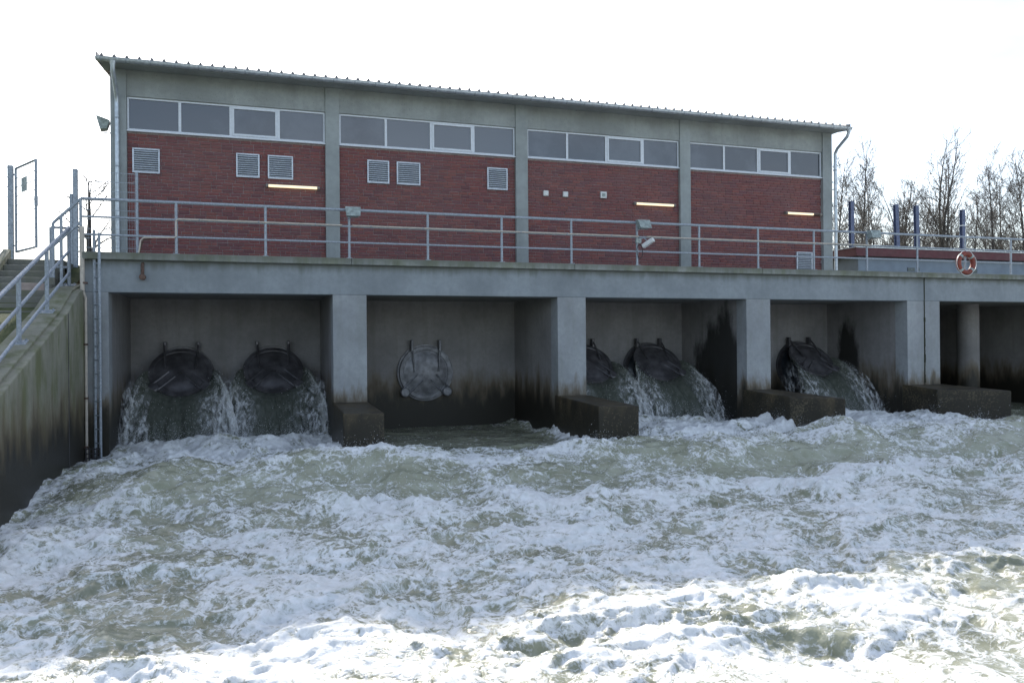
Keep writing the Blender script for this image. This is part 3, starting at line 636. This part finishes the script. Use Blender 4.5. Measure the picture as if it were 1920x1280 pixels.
MB().box(-.16, FYY-.04, 1.7, -.10, FYY+.04, 3.30).build('gate_stop', m_galv, T, .005)
mesh_panel((-.05, FYY), (1.16, FYY), 1.95, 3.80, T)
T = thing('fence', 'wire mesh fence stretch on the far side of the gate, with the gate hinge post', 'fence', (-2.5, FYY, 1.8))
for x in (-1.27, -3.7, -6.1): MB().box(x-.05, FYY-.05, 1.6, x+.05, FYY+.05, 3.84).build('post', m_galv, T, .005)
mesh_panel((-3.7, FYY), (-1.27, FYY), 1.95, 3.80, T); mesh_panel((-6.1, FYY), (-3.7, FYY), 1.95, 3.80, T)

# ------------------------------------------------------------ annex and steel posts
T = thing('annex', 'low pale flat-roofed annex with a dark red roof edge', 'building', (29, 8, 1.78))
MB().box(24.6, 6.1, 1.7, 42, 11, 3.06).build('wall', m_annex, T, .01)
MB().box(24.3, 5.85, 3.04, 42.3, 11.3, 3.34).build('roof_edge', m_red, T, .008)
MB().box(24.27, 5.82, 3.34, 42.33, 11.33, 3.37).build('roof_trim', m_zinc, T)
for (xa, xb, z) in ((26.85, 27.2, 2.62), (27.32, 27.42, 2.62), (29.95, 30.25, 2.62)):
    v = MB().box(xa, 6.085, z-.07, xb, 6.1, z+.07).build('air_brick', m_ventd, T)
    for q in range(4): MB().box(xa+.01, 6.078, z-.06+q*.034, xb-.01, 6.084, z-.045+q*.034).build('slat', m_greybox, v)
for (x, zt, lean, gus, lab) in ((26.85, 5.69, 0, 0, 'blue steel post behind the annex, standing next to the pump house downpipe'), (29.4, 5.66, .14, 0, 'blue leaning steel post behind the annex, the slimmer of a close pair'), (30.6, 5.67, .10, 1, 'blue steel post with a foot gusset behind the annex, one of a close pair'), (33.43, 5.59, 0, 2, 'blue steel post with a pale ring behind the annex, farthest from the pump house')):
    T = thing('steel_post', lab, 'post', (x, 12.2, 1.78), 'blue steel posts behind the annex')
    # I-section
    zt2 = zt*1.0+.62; x2 = x+2.85
    p_ = MB(); lo = Vector((x2+lean, 12.2, 1.75)); hi = Vector((x2, 12.2, zt2))
    for (ax, bx, ay, by) in ((-.085, .085, -.09, -.07), (-.085, .085, .07, .09), (-.012, .012, -.07, .07)):
        p_.add([lo+Vector((ax, ay, 0)), lo+Vector((bx, ay, 0)), lo+Vector((bx, by, 0)), lo+Vector((ax, by, 0)), hi+Vector((ax, ay, 0)), hi+Vector((bx, ay, 0)), hi+Vector((bx, by, 0)), hi+Vector((ax, by, 0))], [(0, 3, 2, 1), (4, 5, 6, 7), (0, 1, 5, 4), (1, 2, 6, 5), (2, 3, 7, 6), (3, 0, 4, 7)])
    T.location.x = x2; p_.build('beam', m_blue, T)
    MB().box(x2-.10, 12.1, zt2, x2+.10, 12.3, zt2+.03).build('cap_plate', m_blue, T)
    if gus == 1: MB().prism([(x2+lean+.05, 1.8), (x2+lean+.45, 1.8), (x2+lean*.55+.11, 4.6)], 1, 12.18, 12.22).build('gusset', m_blue, T)
    if gus == 2: MB().box(x2-.092, 12.105, zt2-.75, x2+.092, 12.295, zt2-.71).build('ring', m_white, T)

# ------------------------------------------------------------ flap valves
def flap(x, ang, m_f, m_l, lab, group):
    T = thing('flap_valve', lab, 'valve', (x, BACK, -.75), group)
    zc = -.75; Rf = .745
    MB().lathe([(.60, 0), (Rf, 0), (Rf, .07), (.60, .07)], (x, BACK, zc), (0, -1, 0), 48, False).build('flange', m_f, T, .006)
    if ang > 3: MB().lathe([(.62, .004), (.62, -.002)], (x, BACK-.006, zc), (0, -1, 0), 40).build('pipe_mouth', m_ventd, T)
    for k in range(20):
        t = 2*math.pi*(k+.5)/20
        MB().lathe([(.022, 0), (.022, .03)], (x+.69*math.cos(t), BACK-.068, zc+.69*math.sin(t)), (0, -1, 0), 6).build('bolt', m_f, T)
    hz = zc+.80; hy = BACK-.17      # hinge axis
    for s_ in (-1, 1):
        b_ = MB(); lx_ = x+s_*.37; b_.box(lx_-.035, hy-.05, zc+.56, lx_+.035, BACK-.06, zc+.86); b_.build('hinge_lug', m_f, T, .015)
    rotm = Matrix.Translation((x, hy, hz)) @ Matrix.Rotation(R(-ang), 4, 'X') @ Matrix.Translation((-x, -hy, -hz))
    def turn(mb): mb.v = [tuple(rotm @ Vector(v)) for v in mb.v]; return mb
    y0 = BACK-.075
    lid = sm(turn(MB().lathe([(.70, 0), (.705, .03), (.69, .055), (.60, .06), (.585, .045), (.575, .045), (.50, .075), (.35, .11), (.15, .13), (.01, .135)], (x, y0, zc), (0, -1, 0), 56)).build('lid', m_l, T), 30)
    for s_ in (-1, 1):
        turn(MB().tube([(x+s_*.37, hy, hz), (x+s_*.365, y0-.12, zc+.62), (x+s_*.33, y0-.145, zc+.02)], .022, 8)).build('hinge_rod', m_f, lid)
        # twin ribs running down to a round counterweight ear
        d = Vector((s_*.62, 0, -.60)).normalized(); n_ = Vector((-d.z, 0, d.x))
        for off in (-.10, .10):
            p0 = Vector((x+s_*.18, y0-.11, zc-.12))+n_*off; p1 = Vector((x+s_*.53, y0-.08, zc-.47))+n_*off
            turn(MB().tube([p0, p1], [.030, .026], 6)).build('rib', m_l, lid)
        e_ = Vector((x+s_*.56, y0-.02, zc-.50)); ear = turn(MB().lathe([(.125, -.02), (.125, .10), (.10, .12)], e_, (0, -1, 0), 22)).build('ear', m_l, lid)
        turn(MB().lathe([(.04, .10), (.04, .135)], e_, (0, -1, 0), 12)).build('pin', m_f, ear)
    turn(MB().box(x-.05, y0-.16, zc-.12, x+.05, y0-.13, zc-.09)).build('lifting_eye', m_f, lid)
    return rotm, zc, y0
def jet(x, rotm, zc, y0, seed, vout=2.5, vside=1.0, spray=False):
    g_ = np.random.default_rng(seed); nu, nv = 150, 70
    us = np.linspace(-1, 1, nu); V = np.zeros((nu, nv, 3)); Fm = np.zeros((nu, nv)); 
    for i, u in enumerate(us):
        t = u*R(98 if not spray else 104); p = rotm @ Vector((x+.66*math.sin(t), y0+.02, zc-.66*math.cos(t)))
        rough = pn(np.array([u*5.0+seed*3.1]), np.array([.5]), 60+seed)[0]; rough2 = pn(np.array([u*16.0+seed*3.1]), np.array([.5]), 61+seed)[0]
        side = abs(u)**1.4
        vx = math.sin(t)*vside*(1+.35*rough)*(.25+.75*side); vy = -vout*(1+.16*rough)*(1-.12*side); vz = .45*side+.15*rough
        disc = vz*vz+2*9.81*(p.z-(WL-.25)); T_ = (vz+math.sqrt(max(disc, .01)))/9.81
        ts = np.linspace(0, T_, nv); fv = ts/T_
        wob = .035*pn(np.full(nv, u*9.+seed), fv*4., 62+seed)+.02*pn(np.full(nv, u*26.+seed), fv*9., 63+seed)
        V[i, :, 0] = np.clip(p.x+vx*ts+wob*fv*1.5, *[q for q in ((.85, 5.19), (5.93, 10.39), (11.13, 15.59), (16.33, 20.79)) if q[0] < x < q[1]][0]); V[i, :, 1] = np.minimum(p.y+vy*ts-wob*2*fv, BACK-.03); V[i, :, 2] = p.z+vz*ts-4.905*ts*ts
        Fm[i] = .22+.55*ss(np.full(nv, abs(u)), .40, .85)*(.75+.6*rough)*(.5+.5*fv)+.12*fv**2+.30*rough2*(.3+.7*fv)+.18*pn(np.full(nv, u*34.+seed), fv*3., 64+seed)+.35*ss(fv, .85, 1.)
    if spray: Fm = Fm*0+ss(1-np.abs(us), 0, .35)[:, None]*ss(np.linspace(0, 1, nv), .02, .5)[None]*(.55+.45*np.linspace(0, 1, nv))[None]*ss(np.abs(us), .15, .5)[:, None]
    idx = np.arange(nu*nv).reshape(nu, nv); Fq = np.stack([idx[:-1, :-1], idx[1:, :-1], idx[1:, 1:], idx[:-1, 1:]], -1).reshape(-1, 4)
    me = bpy.data.meshes.new('water_jet'); me.from_pydata(V.reshape(-1, 3).tolist(), [], Fq.tolist()); me.materials.append(m_spray if spray else m_jet); me.shade_smooth()
    me.attributes.new('foam', 'FLOAT', 'POINT').data.foreach_set('value', np.clip(Fm, 0, 1.1).ravel().astype(np.float32))
    me.attributes.new('glass', 'FLOAT', 'POINT').data.foreach_set('value', np.zeros(nu*nv, np.float32))
    o = bpy.data.objects.new('water_jet', me); COL.objects.link(o); tag(o, 'fan of water pouring from under an open flap valve', kind='structure')
    if spray: return V, Fm
    so = o.modifiers.new('thickness', 'SOLIDIFY'); so.thickness = .03; so.offset = 1
    return V, Fm
flaps = [(1.97, 40, 'open round flap valve in the end bay beside the ladder wall'), (4.05, 41, 'open round flap valve in the ladder-side bay, next to its pier'), (7.9, 0, 'closed round flap valve alone above calm dark water'),
         (12.3, 44, 'open flap valve half hidden behind the second pier'), (14.42, 45, 'open flap valve in the third bay beside the big wet black stain'), (19.62, 46, 'open flap valve in the last bay before the mossy joint')]
JV = []
for k, (x, an, lab) in enumerate(flaps):
    an_ = an; f = flap(x, an_, m_iron if an == 0 else m_irond, m_iron if an == 0 else m_irond, lab, 'flap valves on the back wall')
    if an:
        JV.append(jet(x, *f, seed=k+1))
        jet(x, *f, seed=k+21, vout=2.9, vside=1.5, spray=True); jet(x, *f, seed=k+41, vout=1.9, vside=1.9, spray=True)

# ------------------------------------------------------------ spray droplets
def drops():
    P = []; Sz = []
    for V, Fm in JV:
        nu, nv, _ = V.shape
        i = rng.integers(0, nu, 1500); jv = np.minimum((nv*np.sqrt(rng.random(1500))).astype(int), nv-1)
        q = V[i, jv]+rng.normal(0, .05, (1500, 3))+np.array([0, -.05, .02]); keep = Fm[i, jv] > .35; P.append(q[keep]); Sz.append(rng.uniform(.003, .009, keep.sum()))
        # splash at the foot
        foot = V[rng.integers(0, nu, 4500), nv-1]; hgt = rng.exponential(.17, 4500)
        q = foot+np.stack([rng.normal(0, .16, 4500), -rng.normal(.08, .24, 4500), .25+hgt], -1); P.append(q); Sz.append(rng.uniform(.002, .007, 4500))
    n = 2600; x = rng.uniform(.6, 24, n); y = -4.2+rng.normal(0, .9, n); z = water_fields(x, y)[0]+rng.exponential(.05, n); P.append(np.stack([x, y, z], -1)); Sz.append(rng.uniform(.003, .009, n))
    n = 1500; x = rng.uniform(.6, 14, n); y = rng.uniform(-10.5, -5, n); z = water_fields(x, y)[0]+rng.exponential(.025, n); P.append(np.stack([x, y, z], -1)); Sz.append(rng.uniform(.002, .005, n))
    for (bx, by) in ((5.2, -1.9), (5.9, -2.2), (10.4, -2.2), (11.1, -2.7), (15.5, -1.2), (15.6, -1.9), (16.3, -2.7), (20.8, -.9), (21.4, -1.7)):
        n = 260; x = bx+rng.normal(0, .2, n); y = by-np.abs(rng.normal(0, .16, n)); z = water_fields(x, y)[0]+rng.exponential(.09, n); P.append(np.stack([x, y, z], -1)); Sz.append(rng.uniform(.002, .007, n))
    P = np.concatenate(P); Sz = np.concatenate(Sz); ok = P[:, 1] < BACK-.05; P = P[ok]; Sz = Sz[ok]; N_ = len(P)
    o8 = np.array([(1, 0, 0), (-1, 0, 0), (0, 1, 0), (0, -1, 0), (0, 0, 1), (0, 0, -1)], float)
    f8 = np.array([(0, 2, 4), (2, 1, 4), (1, 3, 4), (3, 0, 4), (2, 0, 5), (1, 2, 5), (3, 1, 5), (0, 3, 5)])
    V = (P[:, None]+o8[None]*Sz[:, None, None]).reshape(-1, 3); Fc = (f8[None]+6*np.arange(N_)[:, None, None]).reshape(-1, 3)
    me = bpy.data.meshes.new('spray'); me.from_pydata(V.tolist(), [], Fc.tolist()); me.shade_smooth()
    me.materials.append(simple('spray_drop', (.75, .77, .78), .3, 0, .05, 5)); o = bpy.data.objects.new('spray', me); COL.objects.link(o)
    tag(o, 'white spray drops thrown up over the rushing water', 'spray', kind='stuff')
drops()

# ------------------------------------------------------------ trees
def bare_tree(base, height, seed, form, lab, cat='tree', group=None, name='bare_tree', thick=1.):
    g_ = random.Random(seed); tr = MB(); cr = MB()
    T = thing(name, lab, cat, base, group)
    def grow(mb, p, d, L_, r0, r1, seg, n, wander, up):
        pts = [p]; rads = [r0]; d = d.normalized()
        for i in range(seg):
            d = (d+Vector((g_.gauss(0, wander), g_.gauss(0, wander), g_.gauss(0, wander)+up))).normalized(); pts.append(pts[-1]+d*(L_/seg)); rads.append(r0+(r1-r0)*(i+1)/seg)
        mb.tube(pts, rads, n, False); return pts, rads
    def at(pts, t):
        k = t*(len(pts)-1); i = min(int(k), len(pts)-2); return pts[i].lerp(pts[i+1], k-i), (pts[i+1]-pts[i]).normalized()
    def child(d, ang):
        ax = d.orthogonal().normalized(); ax.rotate(Matrix.Rotation(g_.uniform(0, 2*math.pi), 3, d)); v = d.copy(); v.rotate(Matrix.Rotation(ang, 3, ax)); return v
    stems = 1 if form != 'multi' else 3
    r_tr = height*.011*thick; base = Vector(base)
    for s_ in range(stems):
        d0 = Vector((g_.gauss(0, .04), g_.gauss(0, .04), 1)) if stems == 1 else Vector((g_.gauss(0, .15), g_.gauss(0, .15), 1))
        pts, rads = grow(tr, base-Vector((0, 0, .2)), d0, height*(1 if stems == 1 else g_.uniform(.8, 1)), r_tr, r_tr*.12, 14, 7, .035, .03)
        nb = {'poplar': 34, 'broad': 34, 'multi': 17, 'shrub': 22, 'small': 11}[form]; lo = {'poplar': .22, 'broad': .16, 'multi': .2, 'shrub': .05, 'small': .3}[form]
        for i in range(nb):
            t = lo+(.97-lo)*(i+g_.random())/nb; p, d = at(pts, t); rr = max(.012, (r_tr*(1-t*.88))*.42)
            ang = {'poplar': g_.uniform(.4, .85), 'broad': g_.uniform(.5, .95), 'multi': g_.uniform(.4, .8), 'shrub': g_.uniform(.3, 1.), 'small': g_.uniform(.6, 1.1)}[form]
            L1 = height*{'poplar': .34, 'broad': .46, 'multi': .30, 'shrub': .5, 'small': .32}[form]*(1-.72*t)*g_.uniform(.7, 1.2)+.4
            b1, _ = grow(cr, p, child(d, ang), L1, rr, .012, 7, 5, .09, .06)
            for k in range(int(5+L1*1.7) if form != 'small' else 2):
                t2 = .15+.85*g_.random(); p2, d2 = at(b1, t2); L2 = L1*g_.uniform(.22, .48)*(1.15-t2*.6)
                b2, _ = grow(cr, p2, child(d2, g_.uniform(.4, .9)), L2, max(.012, rr*.4*(1.1-t2)), .008, 4, 4, .12, .05)
                for q in range(int(3+L2*2.2)):
                    p3, d3 = at(b2, .2+.8*g_.random()); grow(cr, p3, child(d3, g_.uniform(.4, .9)), g_.uniform(.3, .8)*min(1.3, .4+L2*.4), .0085, .005, 2, 3, .15, .04)
    tr.build('trunk', m_bark, T, smooth=True); cr.build('crown', m_twig, T, smooth=True)
GZ0 = 1.75
def along(px, Y):    # ground point under a bearing
    u = (px-960)/1499.4; dx = u*math.cos(a)+math.sin(a); dy = -u*math.sin(a)+math.cos(a); return 3.425+dx/dy*(Y+17.549)
specs = [  # bearing, distance, height, form, label
    (1575, 30, 11.4, 'poplar', 'bare tree partly hidden behind the corner of the pump house'),
    (1607, 33, 13.6, 'poplar', 'tallest slender bare tree standing clear of the pump house corner'),
    (1637, 34, 12.0, 'poplar', 'slender bare tree leaning beside the tallest one'),
    (1662, 42, 13.4, 'multi', 'low many-stemmed bare tree beyond the gap between blue posts'),
    (1700, 44, 12.6, 'multi', 'short bare tree rising behind the leaning blue post'),
    (1750, 33, 15.0, 'multi', 'bare forked tree with thin upright stems behind the post pair'),
    (1683, 38, 12.0, 'poplar', 'thin bare tree between the downpipe-side blue post and the leaning one'),
    (1720, 36, 12.4, 'multi', 'slim bare tree seen between the close pair of blue posts'),
    (1772, 34, 13.0, 'poplar', 'slim upright bare tree next to the forked one'),
    (1785, 45, 14.0, 'multi', 'thin bare tree behind the forked one'),
    (1822, 40, 12.2, 'broad', 'bare spreading tree behind the ringed blue post'),
    (1858, 33, 13.0, 'broad', 'largest bare tree with a wide fan of branches above the lifebuoy'),
    (1890, 38, 12.9, 'broad', 'bare tree crowding the largest one on its outer side'),
    (1925, 32, 13.5, 'broad', 'dense bare tree at the far end of the annex'),
    (1970, 36, 14.0, 'broad', 'bare tree past the far end of the annex')]
for k, (px, Y, hgt, form, lab) in enumerate(specs): bare_tree((along(px, Y), Y, GZ0), hgt, 100+k, form, lab, group='bare trees behind the annex')
for k in range(15):
    px = 1570+k*25+random.uniform(-8, 8); Y = random.uniform(44, 54)
    bare_tree((along(px, Y), Y, GZ0), random.uniform(8.2, 10.2), 300+k, 'shrub', 'leafless thicket bush growing between the bare trees', 'bush', 'leafless bushes among the bare trees', 'bare_bush')
bare_tree((along(178, 9), 9, GZ0), 3.4, 81, 'small', 'small pruned bare tree behind the wire fence at the pump house corner', name='small_tree', thick=3.2)

# grass on the bank behind the wing wall
def blades():
    n = 9000; x = rng.uniform(-4, -.12, n); y = rng.uniform(-8, -.9, n); keep = ~((x > -1.25) & (y > -1.9)); x = x[keep]; y = y[keep]; n = len(x)
    z = np.clip(1.12+.345*y, -2.6, 1.78)+.03*fbm(x*1.3, y*1.3, 3, 50)-.01; h = rng.uniform(.03, .09, n); t = rng.uniform(0, 6.28, n); wd = .004
    A = np.stack([x-wd*np.cos(t), y-wd*np.sin(t), z], -1); B = np.stack([x+wd*np.cos(t), y+wd*np.sin(t), z], -1); C = np.stack([x+rng.normal(0, .02, n), y+rng.normal(0, .02, n), z+h], -1)
    V = np.stack([A, B, C], 1).reshape(-1, 3); me = bpy.data.meshes.new('grass'); me.from_pydata(V.tolist(), [], np.arange(3*n).reshape(-1, 3).tolist()); me.materials.append(m_blade)
    o = bpy.data.objects.new('grass', me); COL.objects.link(o); tag(o, 'short green grass on the bank behind the wing wall', 'grass', kind='stuff')
blades()
